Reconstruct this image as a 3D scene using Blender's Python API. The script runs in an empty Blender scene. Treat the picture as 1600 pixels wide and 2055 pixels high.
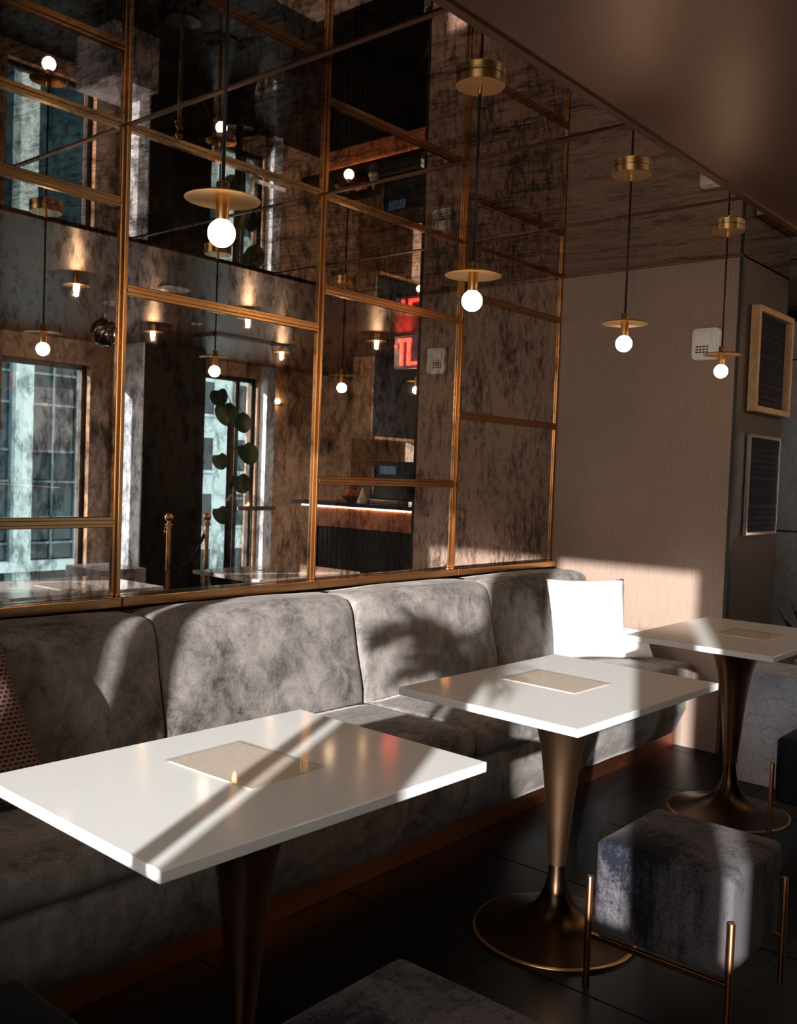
import bpy, bmesh, math, random
from mathutils import Vector, Matrix
random.seed(7)
scene = bpy.context.scene
COL = scene.collection

# ------------------------------------------------------------------ camera
CAM = (2.8943, -4.741, 1.3621); YAW, PITCH, ROLL, FPX = 0.7075, -0.0393, 0.0363, 1915.48
cd = bpy.data.cameras.new('camera'); cam = bpy.data.objects.new('camera', cd); COL.objects.link(cam)
fw = Vector((-math.sin(YAW)*math.cos(PITCH), math.cos(YAW)*math.cos(PITCH), math.sin(PITCH)))
rt = Vector((math.cos(YAW), math.sin(YAW), 0)); up = rt.cross(fw)
r2 = rt*math.cos(ROLL) + up*math.sin(ROLL); u2 = up*math.cos(ROLL) - rt*math.sin(ROLL)
m = Matrix((r2, u2, -fw)).transposed().to_4x4(); m.translation = Vector(CAM); cam.matrix_world = m
cd.sensor_fit = 'HORIZONTAL'; cd.sensor_width = 36; cd.lens = FPX/1600*36; cd.clip_start = 0.02; cd.clip_end = 300
cd.dof.use_dof = False
scene.camera = cam

# ------------------------------------------------------------------ world, sun, exposure
SKY_STRENGTH = 5.4; SUN_STRENGTH = 13.0; BULB = 38.0; LAMP = 60.0; LAMP_W = 3.0
wd = bpy.data.worlds.new('sky'); scene.world = wd; wd.use_nodes = True
bg = wd.node_tree.nodes['Background']; bg.inputs[0].default_value = (1.0, 0.90, 0.81, 1); bg.inputs[1].default_value = SKY_STRENGTH
AZ = math.radians(26.5); T = 0.245
sd = Vector((-math.sin(AZ), math.cos(AZ), -T)).normalized()
sl = bpy.data.lights.new('sun', 'SUN'); sl.energy = SUN_STRENGTH; sl.color = (1.0, 0.97, 0.945); sl.angle = math.radians(0.6)
so = bpy.data.objects.new('sun', sl); COL.objects.link(so); so.rotation_euler = sd.to_track_quat('-Z', 'Y').to_euler(); so.location = (6, -12, 6)
vs = scene.view_settings; vs.view_transform = 'Standard'; vs.look = 'None'; vs.gamma = 1; vs.exposure = 0.0; vs.use_curve_mapping = False
cy = scene.cycles; cy.max_bounces = 10; cy.diffuse_bounces = 4; cy.glossy_bounces = 7; cy.transparent_max_bounces = 16; cy.transmission_bounces = 6
cy.caustics_reflective = True; cy.caustics_refractive = False; cy.blur_glossy = 0.3; cy.sample_clamp_indirect = 5.0

# ------------------------------------------------------------------ materials
def nt(name):
    ma = bpy.data.materials.new(name); ma.use_nodes = True
    return ma, ma.node_tree, ma.node_tree.nodes['Principled BSDF']
def N(t, kind, **kw):
    n = t.nodes.new(kind)
    for k, v in kw.items():
        if k.startswith('i_'): n.inputs[k[2:].replace('_', ' ')].default_value = v
        else: setattr(n, k, v)
    return n
def coords(t, scale=(1, 1, 1), kind='Object', rot=(0, 0, 0)):
    c = N(t, 'ShaderNodeTexCoord'); mp = N(t, 'ShaderNodeMapping'); mp.inputs['Scale'].default_value = scale; mp.inputs['Rotation'].default_value = rot
    t.links.new(c.outputs[kind], mp.inputs['Vector']); return mp.outputs['Vector']
def ramp(t, fac, stops):
    r = N(t, 'ShaderNodeValToRGB'); e = r.color_ramp.elements
    while len(e) < len(stops): e.new(0.5)
    for el, (p, c) in zip(e, stops): el.position = p; el.color = (*c, 1) if len(c) == 3 else c
    t.links.new(fac, r.inputs['Fac']); return r.outputs['Color']
def noise(t, vec, scale, detail=6, rough=.6, dist=0):
    n = N(t, 'ShaderNodeTexNoise'); n.inputs['Scale'].default_value = scale; n.inputs['Detail'].default_value = detail
    n.inputs['Roughness'].default_value = rough; n.inputs['Distortion'].default_value = dist
    t.links.new(vec, n.inputs['Vector']); return n.outputs['Fac']
def bump(t, b, h, strength=.3, dist=.01):
    n = N(t, 'ShaderNodeBump'); n.inputs['Strength'].default_value = strength; n.inputs['Distance'].default_value = dist
    t.links.new(h, n.inputs['Height']); t.links.new(n.outputs['Normal'], b.inputs['Normal'])
def mix(t, fac, a, b, mode='MIX'):
    n = N(t, 'ShaderNodeMix', data_type='RGBA', blend_type=mode)
    for s, v in ((0, fac), (6, a), (7, b)):
        if isinstance(v, (int, float)): n.inputs[s].default_value = v
        elif isinstance(v, tuple): n.inputs[s].default_value = (*v, 1)
        else: t.links.new(v, n.inputs[s])
    return n.outputs[2]

def plain(name, col, rough=.5, metal=0, spec=.5, coat=0, nscale=None, namt=.15, sheen=0, bumps=0):
    ma, t, b = nt(name); b.inputs['Roughness'].default_value = rough; b.inputs['Metallic'].default_value = metal
    b.inputs['Specular IOR Level'].default_value = spec; b.inputs['Coat Weight'].default_value = coat; b.inputs['Sheen Weight'].default_value = sheen
    v = coords(t); f = noise(t, v, nscale or 12)
    c = ramp(t, f, [(.3, tuple(x*(1-namt) for x in col)), (.7, tuple(min(1, x*(1+namt)) for x in col))])
    t.links.new(c, b.inputs['Base Color'])
    if bumps: bump(t, b, f, bumps, .004)
    return ma

def antique_mirror(name, scale, tint=(.80, .72, .66)):
    ma, t, b = nt(name); t.nodes.remove(b); out = t.nodes['Material Output']
    v = coords(t, scale)
    big = noise(t, v, 3.2, 8, .68, .25); fine = noise(t, v, 19, 6, .72, .3)
    mixed = mix(t, .48, big, fine)
    c1 = ramp(t, mixed, [(.345, (.035, .03, .03)), (.44, (.36, .32, .30)), (.525, tint)])
    g = N(t, 'ShaderNodeBsdfAnisotropic') if False else N(t, 'ShaderNodeBsdfGlossy'); g.inputs['Roughness'].default_value = .012
    t.links.new(c1, g.inputs['Color'])
    d = N(t, 'ShaderNodeBsdfDiffuse'); t.links.new(ramp(t, mixed, [(.3, (.03, .022, .02)), (.6, (.10, .085, .075))]), d.inputs['Color'])
    ms = N(t, 'ShaderNodeMixShader'); ms.inputs[0].default_value = .05
    t.links.new(g.outputs[0], ms.inputs[1]); t.links.new(d.outputs[0], ms.inputs[2]); t.links.new(ms.outputs[0], out.inputs['Surface'])
    return ma
MIRROR = antique_mirror('antique mirror glass', (1, 1.6, .8))
MIRROR_C = antique_mirror('antique ceiling mirror glass', (.8, 2.6, 1), (.66, .58, .53))

def metal(name, col, rough, stretch=(40, 40, 2), amt=.25, aniso=0):
    ma, t, b = nt(name); b.inputs['Metallic'].default_value = 1; b.inputs['Anisotropic'].default_value = aniso
    f = noise(t, coords(t, stretch), 5, 4)
    t.links.new(ramp(t, f, [(.3, tuple(x*(1-amt) for x in col)), (.7, col)]), b.inputs['Base Color'])
    r = N(t, 'ShaderNodeMapRange'); r.inputs['To Min'].default_value = rough*.8; r.inputs['To Max'].default_value = rough*1.25
    t.links.new(f, r.inputs['Value']); t.links.new(r.outputs[0], b.inputs['Roughness']); return ma
BRASS = metal('satin brass', (.80, .50, .22), .28, (.6, .6, .6), .06)
BRASS_TRIM = metal('brass glazing bar', (.48, .25, .105), .22, (.3, .3, .3), .05)
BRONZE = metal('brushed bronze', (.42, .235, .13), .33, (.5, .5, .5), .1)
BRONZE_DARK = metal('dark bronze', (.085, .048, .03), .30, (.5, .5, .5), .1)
COPPER_LEG = metal('copper tube', (.42, .20, .10), .32, (.5, .5, .5), .06)
COPPER = metal('copper kick plate', (.50, .17, .08), .40, (2, 2, 60))
STEEL = metal('steel', (.7, .7, .7), .2)
BLACKMETAL = plain('black metal', (.012, .012, .013), .4)
DARKTRIM = metal('dark bronze trim', (.20, .11, .07), .35)

def velvet(name, dark, light, nap=1.0, contrast=(.38, .62), stretch=(1, 1, 1), scale=6.0, sw=.25):
    ma, t, b = nt(name); v = coords(t)
    scrib = noise(t, coords(t, stretch), scale, 9, .72, .5)
    streak = noise(t, coords(t, (stretch[0]*30, stretch[1]*9, stretch[2]*3), 'Object', (.6, .4, .5)), 1.6, 4, .6, 1.0)
    fine = noise(t, v, 140, 3, .7, .3); wide = noise(t, v, 2.2, 3, .5, .3)
    f = mix(t, .45, scrib, wide); f = mix(t, sw, f, streak); f = mix(t, .15, f, fine)
    t.links.new(ramp(t, f, [(contrast[0], dark), (contrast[1], light)]), b.inputs['Base Color'])
    b.inputs['Roughness'].default_value = .8; b.inputs['Specular IOR Level'].default_value = .2
    b.inputs['Sheen Weight'].default_value = nap; b.inputs['Sheen Roughness'].default_value = .30; b.inputs['Sheen Tint'].default_value = (.85, .78, .74, 1)
    bump(t, b, f, .45, .006); return ma
VELVET = velvet('grey crushed velvet', (.036, .029, .027), (.32, .283, .265), .12, (.39, .60))
VELVET_DARK = velvet('slate velvet', (.008, .009, .017), (.108, .095, .104), .06, (.445, .525), (1.2, 1.2, .6), 4.2, .10)
VELVET_NAVY = velvet('navy velvet', (.006, .006, .012), (.02, .021, .032), .08)

def wallpaper():
    ma, t, b = nt('beige grasscloth wallpaper')
    a = noise(t, coords(t, (220, 220, 6)), 1, 3, .6); c = noise(t, coords(t, (10, 10, 120)), 1, 2, .5)
    f = mix(t, .18, a, c)
    t.links.new(ramp(t, f, [(.3, (.235, .158, .122)), (.7, (.325, .232, .185))]), b.inputs['Base Color'])
    b.inputs['Roughness'].default_value = .55; b.inputs['Specular IOR Level'].default_value = .35; bump(t, b, f, .25, .003); return ma
WALLPAPER = wallpaper()

def plaster(name, lo, hi, rough=.5, scale=3.0, spec=.4):
    ma, t, b = nt(name); v = coords(t)
    f = mix(t, .4, noise(t, v, scale, 8, .65, .8), noise(t, v, scale*5, 6, .7, 1.5))
    t.links.new(ramp(t, f, [(.36, lo), (.56, hi)]), b.inputs['Base Color']); b.inputs['Roughness'].default_value = rough
    b.inputs['Specular IOR Level'].default_value = spec; bump(t, b, f, .15, .004); return ma
STONEWALL = plaster('brown mottled plaster', (.13, .075, .045), (.38, .235, .145))
PIERDARK = plain('black brown pier paint', (.016, .012, .010), .7, nscale=3, spec=.1)
GREYWALL = plaster('grey mottled plaster', (.34, .39, .46), (.58, .64, .72))
COPPERSTONE = plaster('copper panel', (.26, .075, .03), (.62, .22, .09), .35)

def marble():
    ma, t, b = nt('pale grey crackled marble'); v = coords(t)
    w = N(t, 'ShaderNodeTexVoronoi', feature='DISTANCE_TO_EDGE'); w.inputs['Scale'].default_value = 22
    nz = N(t, 'ShaderNodeTexNoise'); nz.inputs['Scale'].default_value = 5; nz.inputs['Detail'].default_value = 6
    t.links.new(v, nz.inputs['Vector']); add = mix(t, .22, v, nz.outputs['Color']); t.links.new(add, w.inputs['Vector'])
    vein = ramp(t, w.outputs['Distance'], [(0.0, (.40, .44, .52)), (.035, (.72, .77, .90))])
    cloud = ramp(t, nz.outputs['Fac'], [(.3, (.55, .56, .62)), (.65, (1, 1, 1))])
    t.links.new(mix(t, 1.0, vein, cloud, 'MULTIPLY'), b.inputs['Base Color']); b.inputs['Roughness'].default_value = .25; return ma
MARBLE = marble()

def quartz():
    ma, t, b = nt('white polished quartz'); f = noise(t, coords(t), 40, 3)
    t.links.new(ramp(t, f, [(.3, (.85, .835, .82)), (.7, (.88, .865, .85))]), b.inputs['Base Color'])
    b.inputs['Roughness'].default_value = .10; b.inputs['Specular IOR Level'].default_value = .6; return ma
QUARTZ = quartz()

def ceiling_paint():
    ma, t, b = nt('glossy brown ceiling lacquer'); v = coords(t)
    f = noise(t, v, 1.6, 5, .55, .4)
    t.links.new(ramp(t, f, [(.3, (.16, .084, .055)), (.7, (.21, .116, .079))]), b.inputs['Base Color'])
    b.inputs['Metallic'].default_value = .75; b.inputs['Roughness'].default_value = .40; b.inputs['Specular IOR Level'].default_value = .4
    bump(t, b, noise(t, v, 5, 3), .05, .01); return ma
CEIL = ceiling_paint()
DARKWALL = plain('dark umber wall paint', (.045, .034, .031), .55, nscale=3)
FLOORTILE = plain('black stone tile', (.005, .0055, .007), .36, spec=.22, nscale=4, namt=.3)
GROUT = plain('grey grout', (.03, .03, .032), .8)
LINEN = plain('white linen', (.88, .865, .84), .85, nscale=60, namt=.04, bumps=.4)
PLASTIC = plain('white plastic', (.74, .72, .70), .35, nscale=6, namt=.03)
DARKPRINT = plain('black print', (.03, .03, .032), .5)
OAK = plain('oak frame', (.46, .27, .14), .45, nscale=25, namt=.2)
BLACKSTONE = plain('black stone counter', (.008, .008, .009), .2)
LEAF = plain('dark green leaf', (.010, .032, .012), .35, nscale=8, namt=.35)
STEM = plain('brown stem', (.05, .03, .018), .7)
SOIL = plain('soil', (.02, .014, .01), .9)
WHITEPOT = plain('white glazed pot', (.75, .75, .73), .25, namt=.03)
STONE_OUT = plain('pale limestone', (.25, .42, .50), .8, nscale=1.5, namt=.12)
GREYMETAL = plain('grey glazing bar', (.05, .12, .165), .5)
DARKGLASS = plain('dark window glass', (.008, .032, .048), .15, nscale=.6, namt=.6, spec=.25)
ASPHALT = plain('asphalt', (.10, .10, .10), .9)
CORD = plain('black cord', (.008, .008, .008), .6)
ROPE = plain('dark velvet rope', (.02, .008, .01), .8)
ORANGE = plain('orange peel', (.75, .22, .04), .5); RED = plain('red bowl glaze', (.35, .03, .02), .3)
BROWNPAPER = plain('kraft paper', (.20, .12, .08), .8)
BLUEGREY = plain('blue grey sign board', (.20, .23, .32), .4)

def glassy(name, tint, gl=.1, rough=.01):
    ma, t, b = nt(name); t.nodes.remove(b); out = t.nodes['Material Output']
    tr = N(t, 'ShaderNodeBsdfTransparent'); tr.inputs['Color'].default_value = (*tint, 1)
    g = N(t, 'ShaderNodeBsdfGlossy'); g.inputs['Roughness'].default_value = rough
    lw = N(t, 'ShaderNodeFresnel'); lw.inputs['IOR'].default_value = 1.45
    ms = N(t, 'ShaderNodeMixShader'); mu = N(t, 'ShaderNodeMath', operation='MULTIPLY'); mu.inputs[1].default_value = gl
    ge = N(t, 'ShaderNodeNewGeometry'); fr = N(t, 'ShaderNodeMath', operation='SUBTRACT'); fr.inputs[0].default_value = gl; t.links.new(ge.outputs['Backfacing'], fr.inputs[1]); fr.use_clamp = True
    t.links.new(lw.outputs[0], mu.inputs[0]); t.links.new(fr.outputs[0], mu.inputs[1]); t.links.new(mu.outputs[0], ms.inputs[0])
    t.links.new(tr.outputs[0], ms.inputs[1]); t.links.new(g.outputs[0], ms.inputs[2]); t.links.new(ms.outputs[0], out.inputs['Surface']); return ma
PANE = glassy('window glass', (.95, .965, .965), 1.0)
ACRYLIC = glassy('clear acrylic', (.97, .97, .96), 1.0, .03)
PICGLASS = glassy('picture glass', (.95, .95, .95), .15)

def emit(name, col, s):
    ma, t, b = nt(name); b.inputs['Base Color'].default_value = (*col, 1); b.inputs['Emission Color'].default_value = (*col, 1)
    b.inputs['Emission Strength'].default_value = s; return ma
BULBMAT = emit('glowing opal bulb', (1.0, .80, .56), BULB)
BARBULB = emit('glowing bar bulb', (1.0, .72, .45), 260)
LAMPMAT = emit('glowing lamp tube', (1.0, .72, .42), LAMP)
NEON = emit('red neon tube', (1.0, .06, .04), 5.0)
LED = emit('counter led strip', (1.0, .74, .52), 14.0)
SCREEN = emit('blue screen', (.05, .12, .2), .5)

def paper():
    ma, t, b = nt('peach printed menu sheet')
    v = coords(t, (1, 1, 1), 'Generated')
    br = N(t, 'ShaderNodeTexBrick'); br.inputs['Scale'].default_value = 1; br.inputs['Brick Width'].default_value = .18; br.inputs['Row Height'].default_value = .06
    br.inputs['Mortar Size'].default_value = .02; br.inputs['Color1'].default_value = (.80, .60, .48, 1); br.inputs['Color2'].default_value = (.90, .74, .63, 1); br.inputs['Mortar'].default_value = (.93, .80, .71, 1)
    t.links.new(v, br.inputs['Vector']); f = noise(t, coords(t), 30, 4)
    t.links.new(mix(t, f, br.outputs['Color'], (.93, .80, .71)), b.inputs['Base Color']); b.inputs['Roughness'].default_value = .8; return ma
PAPER = paper()

def weave():
    ma, t, b = nt('brown open weave')
    c = N(t, 'ShaderNodeTexCoord'); mp = N(t, 'ShaderNodeMapping'); mp.inputs['Scale'].default_value = (1, 1, 1); t.links.new(c.outputs['UV'], mp.inputs['Vector'])
    br = N(t, 'ShaderNodeTexBrick'); br.inputs['Scale'].default_value = 21; br.inputs['Brick Width'].default_value = .9; br.inputs['Row Height'].default_value = .55
    br.inputs['Mortar Size'].default_value = .16; br.inputs['Color1'].default_value = (.012, .008, .006, 1); br.inputs['Color2'].default_value = (.03, .016, .012, 1); br.inputs['Mortar'].default_value = (.24, .12, .085, 1)
    br.inputs['Mortar Smooth'].default_value = .4
    t.links.new(mp.outputs[0], br.inputs['Vector']); t.links.new(br.outputs['Color'], b.inputs['Base Color']); b.inputs['Roughness'].default_value = .85
    bump(t, b, br.outputs['Fac'], 1.0, .004); return ma
WEAVE = weave()

def print_mat(name):
    ma, t, b = nt(name)
    br = N(t, 'ShaderNodeTexBrick'); br.inputs['Scale'].default_value = 1; br.inputs['Brick Width'].default_value = .03; br.inputs['Row Height'].default_value = .022
    br.inputs['Mortar Size'].default_value = .006; br.inputs['Color1'].default_value = (.05, .06, .085, 1); br.inputs['Color2'].default_value = (.011, .013, .024, 1); br.inputs['Mortar'].default_value = (.010, .012, .022, 1)
    t.links.new(coords(t, (1, 1, 1), 'Object', (math.pi/2, 0, math.pi/2)), br.inputs['Vector'])
    t.links.new(mix(t, noise(t, coords(t), 14), br.outputs['Color'], (.012, .013, .024)), b.inputs['Base Color']); b.inputs['Roughness'].default_value = .7; b.inputs['Specular IOR Level'].default_value = .1; return ma
PRINT = print_mat('dark navy printed sheet')

def disco_mat():
    ma, t, b = nt('mirror tile facets'); b.inputs['Metallic'].default_value = 1; b.inputs['Roughness'].default_value = .06
    t.links.new(ramp(t, noise(t, coords(t), 30), [(.3, (.45, .45, .47)), (.7, (.9, .88, .86))]), b.inputs['Base Color']); return ma
DISCO = disco_mat()

# ------------------------------------------------------------------ builders
OFF = {}
class B:
    def __init__(s): s.bm = bmesh.new()
    def box(s, x0, x1, y0, y1, z0, z1, bev=0, seg=2):
        r = bmesh.ops.create_cube(s.bm, size=1)['verts']
        for v in r: v.co = Vector(((x0+x1)/2 + v.co.x*(x1-x0), (y0+y1)/2 + v.co.y*(y1-y0), (z0+z1)/2 + v.co.z*(z1-z0)))
        if bev:
            es = list({e for v in r for e in v.link_edges}); bmesh.ops.bevel(s.bm, geom=es, offset=bev, segments=seg, affect='EDGES', profile=.5)
        return s
    def lathe(s, prof, c=(0, 0, 0), n=32, cap=True):
        rings = []
        for r, z in prof:
            rings.append([s.bm.verts.new((c[0]+r*math.cos(2*math.pi*k/n), c[1]+r*math.sin(2*math.pi*k/n), c[2]+z)) for k in range(n)])
        for a, b in zip(rings, rings[1:]):
            for k in range(n): s.bm.faces.new((a[k], a[(k+1) % n], b[(k+1) % n], b[k]))
        if cap:
            s.bm.faces.new(rings[0][::-1]); s.bm.faces.new(rings[-1])
        return s
    def tube(s, pts, r, n=8):
        pts = [Vector(p) for p in pts]; rings = []
        rr = r if isinstance(r, (list, tuple)) else [r]*len(pts)
        for i, p in enumerate(pts):
            d = (pts[min(i+1, len(pts)-1)] - pts[max(i-1, 0)]).normalized()
            a = d.cross(Vector((0, 0, 1)) if abs(d.z) < .9 else Vector((1, 0, 0))).normalized(); b = d.cross(a)
            rings.append([s.bm.verts.new(p + (a*math.cos(2*math.pi*k/n) + b*math.sin(2*math.pi*k/n))*rr[i]) for k in range(n)])
        for a, b in zip(rings, rings[1:]):
            for k in range(n): s.bm.faces.new((a[k], a[(k+1) % n], b[(k+1) % n], b[k]))
        s.bm.faces.new(rings[0][::-1]); s.bm.faces.new(rings[-1]); return s
    def sphere(s, c, r, u=24, v=14, sc=(1, 1, 1)):
        q = bmesh.ops.create_uvsphere(s.bm, u_segments=u, v_segments=v, radius=r)['verts']
        for w in q: w.co = Vector((w.co.x*sc[0]+c[0], w.co.y*sc[1]+c[1], w.co.z*sc[2]+c[2]))
        return s
    def build(s, name, mat, parent=None, smooth=False, auto=None):
        bmesh.ops.recalc_face_normals(s.bm, faces=s.bm.faces)
        me = bpy.data.meshes.new(name); off = OFF.get(parent.name, Vector()) if parent else Vector()
        for v in s.bm.verts: v.co -= off
        s.bm.to_mesh(me); s.bm.free(); me.materials.append(mat)
        if smooth:
            for p in me.polygons: p.use_smooth = True
            if auto:
                import numpy as np
                me.set_sharp_from_angle(angle=math.radians(auto))
        o = bpy.data.objects.new(name, me); COL.objects.link(o)
        if parent: o.parent = parent; OFF[o.name] = off
        return o
def thing(name, label, cat, loc=(0, 0, 0), group=None):
    o = bpy.data.objects.new(name, None); COL.objects.link(o); o.location = loc; o.empty_display_size = .1
    OFF[o.name] = Vector(loc); o['label'] = label; o['category'] = cat
    if group: o['group'] = group
    return o
def tag(o, label, cat, group=None):
    o['label'] = label; o['category'] = cat
    if group: o['group'] = group
    return o
def struct(o, label=None):
    o['kind'] = 'structure'
    if label: o['label'] = label
    return o
def kids(o): return [c for c in bpy.data.objects if c.parent == o]
def dup(root, loc, label, rz=0):
    def rec(o, par):
        c = o.copy(); COL.objects.link(c); c.parent = par
        for k in kids(o): rec(k, c)
        return c
    c = rec(root, None); c.location = loc; c.rotation_euler.z = rz; c['label'] = label; return c
def share(me, name, parent, loc):
    o = bpy.data.objects.new(name, me); COL.objects.link(o); o.parent = parent; o.location = loc; return o

def puffy(c00, c10, c11, c01, thick, name, mat, parent=None, n=18, sag=.06, uv=False, seed=0):
    """a scatter cushion spanned between four corner points, bulging to both sides"""
    rnd = random.Random(seed)
    c00, c10, c11, c01 = map(Vector, (c00, c10, c11, c01)); nor = (c10-c00).cross(c01-c00).normalized()
    bm = bmesh.new(); uvl = bm.loops.layers.uv.new('UVMap'); sides = []; uvs = {}
    for side in (1, -1):
        g = []
        for j in range(n+1):
            row = []
            for i in range(n+1):
                u, v = i/n, j/n
                uu = u + (u-.5)*-sag*4*v*(1-v)*1.0; vv = v + (v-.5)*-sag*4*u*(1-u)
                p = c00*(1-uu)*(1-vv) + c10*uu*(1-vv) + c11*uu*vv + c01*(1-uu)*vv
                b = (16*u*(1-u)*v*(1-v))**.42
                wr = .006*math.sin(9*u+seed)*math.sin(7*v+2*seed)*b
                edge = i in (0, n) or j in (0, n)
                if side == -1 and edge: row.append(sides[0][j][i]); continue
                vt = bm.verts.new(p + nor*side*(thick*.5*b + wr)); uvs[vt] = (u, v); row.append(vt)
            g.append(row)
        sides.append(g)
        for j in range(n):
            for i in range(n):
                q = (g[j][i], g[j][i+1], g[j+1][i+1], g[j+1][i])
                f = bm.faces.new(q if side == 1 else q[::-1]); f.smooth = True
                for l in f.loops: l[uvl].uv = uvs[l.vert]
    bmesh.ops.recalc_face_normals(bm, faces=bm.faces)
    off = OFF.get(parent.name, Vector()) if parent else Vector()
    for v in bm.verts: v.co -= off
    me = bpy.data.meshes.new(name); bm.to_mesh(me); bm.free(); me.materials.append(mat)
    o = bpy.data.objects.new(name, me); COL.objects.link(o)
    if parent: o.parent = parent
    return o

def padded(prof, y0, y1, name, mat, parent, r=.03, bulge=.01, ny=14, wob=0, seed=0):
    """upholstered block: closed (x,z) outline swept along y, edges rolled in at both ends"""
    n = len(prof); cx = sum(p[0] for p in prof)/n; cz = sum(p[1] for p in prof)/n
    P = [Vector((p[0], p[1])) for p in prof]; nor = []
    for k in range(n):
        d = (P[(k+1) % n] - P[k-1]).normalized(); q = Vector((d.y, -d.x))
        if q.dot(P[k]-Vector((cx, cz))) < 0: q = -q
        nor.append(q)
    L = y1-y0; ys = [(0, r), (.003, r*.62), (.009, r*.32), (.02, r*.1), (.035, 0)]
    st = [(y0+a, -b) for a, b in ys]
    for k in range(1, ny): t = k/ny; st.append((y0+.035+(L-.07)*t, bulge*math.sin(math.pi*t)**.6))
    st += [(y1-a, -b) for a, b in reversed(ys)]
    bm = bmesh.new(); rings = []
    for y, off in st:
        ring = []
        for k in range(n):
            w = wob*math.sin(11*y+k*.9+seed)*math.sin(5.3*y-k*.6) if wob else 0
            q = P[k] + nor[k]*(off+w); ring.append(bm.verts.new((q.x, y, q.y)))
        rings.append(ring)
    for a, b in zip(rings, rings[1:]):
        for k in range(n): bm.faces.new((a[k], a[(k+1) % n], b[(k+1) % n], b[k])).smooth = True
    bm.faces.new(rings[0][::-1]); bm.faces.new(rings[-1])
    bmesh.ops.recalc_face_normals(bm, faces=bm.faces); off = OFF.get(parent.name, Vector())
    for v in bm.verts: v.co -= off
    me = bpy.data.meshes.new(name); bm.to_mesh(me); bm.free(); me.materials.append(mat)
    o = bpy.data.objects.new(name, me); COL.objects.link(o); o.parent = parent; return o
def arc(cx, cz, r, a0, a1, n=6): return [(cx+r*math.cos(math.radians(a0+(a1-a0)*k/n)), cz+r*math.sin(math.radians(a0+(a1-a0)*k/n))) for k in range(n+1)]
def seg(p, q, n=4): return [(p[0]+(q[0]-p[0])*k/n, p[1]+(q[1]-p[1])*k/n) for k in range(n)]

# ------------------------------------------------------------------ room shell
ZC, ZM, W, WC = 2.517, 0.905, 1.043, 1.405
XR, YR, YB = 5.3, -5.5, 3.9           # window wall, street wall behind the camera, wall behind the bar
YS = [YR, -4.76, -3.812, -2.863, -1.912, -0.938, 0.0]
HS = [[1.30, 2.10], [1.60], [1.162, 2.256], [1.964], [1.325, 2.13], [1.668, 2.27]]

wl = struct(B().box(-.16, -.008, YR, .02, 0, 2.62).build('wall_left', DARKWALL), 'wall covered with framed panels of smoky antique mirror')
for k in range(6):
    zs = [ZM] + HS[k] + [ZC]
    for a, b in zip(zs, zs[1:]):
        B().box(-.008, 0, YS[k]+.001, YS[k+1]-.001, a+.001, b-.001).build('mirror_panel', MIRROR, wl)
    for z in HS[k]:
        q = B(); q.box(0, .010, YS[k]+.015, YS[k+1]-.015, z-.0185, z+.0185, .002, 1); q.box(.008, .016, YS[k]+.015, YS[k+1]-.015, z-.008, z+.008, .002, 1)
        q.build('brass_bar', BRASS_TRIM, wl)
for k in range(1, 7):
    y = YS[k]; w = .017 if k < 6 else .009; yc = y if k < 6 else y-.009
    q = B(); q.box(0, .011, yc-w, yc+w, ZM, ZC-.002, .002, 1)
    if k < 6: q.box(.009, .022, yc-.006, yc+.006, ZM, ZC-.002, .002, 1)
    q.build('brass_mullion', BRASS_TRIM, wl)
for k in range(6):
    q = B(); q.box(0, .05, YS[k]+.001, YS[k+1]-.001, .868, ZM, .004, 2); q.build('brass_ledge', BRASS_TRIM, wl)
q = B(); q.box(0, .012, YR, 0, ZC-.014, ZC-.001); q.build('brass_cornice', BRASS_TRIM, wl)

ce = struct(B().box(-.16, XR+.2, YR-.2, YB+.2, ZC+.012, 2.70).build('ceiling', DARKWALL), 'ceiling, mirrored over the bench and glossy brown over the room')
for k in range(6):
    B().box(.001, WC-.01, YS[k]+.001, YS[k+1]-.001, ZC, ZC+.012).build('mirror_panel', MIRROR_C, ce)
    if k: B().box(.0, WC-.01, YS[k]-.009, YS[k]+.009, ZC-.004, ZC+.001).build('brass_strip', DARKTRIM, ce)
B().box(W+.005, WC-.01, .001, .69, ZC, ZC+.012).build('mirror_panel', MIRROR_C, ce)
B().box(0, W, -.014, -.001, ZC-.008, ZC+.001).build('brass_strip', DARKTRIM, ce)
B().box(WC-.012, WC+.022, YR, .70, ZC-.012, ZC+.012, .003, 1).build('edge_trim', DARKTRIM, ce)
B().box(WC+.022, XR, YR, YB, ZC-.004, ZC+.012).build('lacquer_panel', CEIL, ce)
B().box(-.16, WC+.022, .70, YB, ZC-.004, ZC+.012).build('lacquer_panel', CEIL, ce)

fl = struct(B().box(-.16, XR+.2, YR-.2, YB+.2, -.12, -.004).build('floor', GROUT), 'black stone tiled floor')
tm = None; TX, TY = .60, .60
yy = YR
while yy < YB - .05:
    xx = .80 - TX
    while xx < XR - .05:
        if tm is None:
            o = B().box(-TX/2+.002, TX/2-.002, -TY/2+.002, TY/2-.002, -.006, 0, .0015, 1).build('tile', FLOORTILE, fl); tm = o.data; o.location = (xx+TX/2, yy+TY/2, 0)
        else: share(tm, 'tile', fl, (xx+TX/2, yy+TY/2, 0))
        xx += TX
    yy += TY

# end wall: wallpapered face, dark side, black corner bead
wf = struct(B().box(-.16, W-.004, .006, .675, 0, ZC-.005).build('wall_far', DARKWALL), 'end wall with beige grasscloth face and dark side')
B().box(0, W-.016, 0, .008, 0, ZC-.006).build('wallpaper_sheet', WALLPAPER, wf)
B().box(W-.016, W+.002, -.006, .03, 0, ZC-.006).build('corner_bead', BLACKMETAL, wf)

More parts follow.
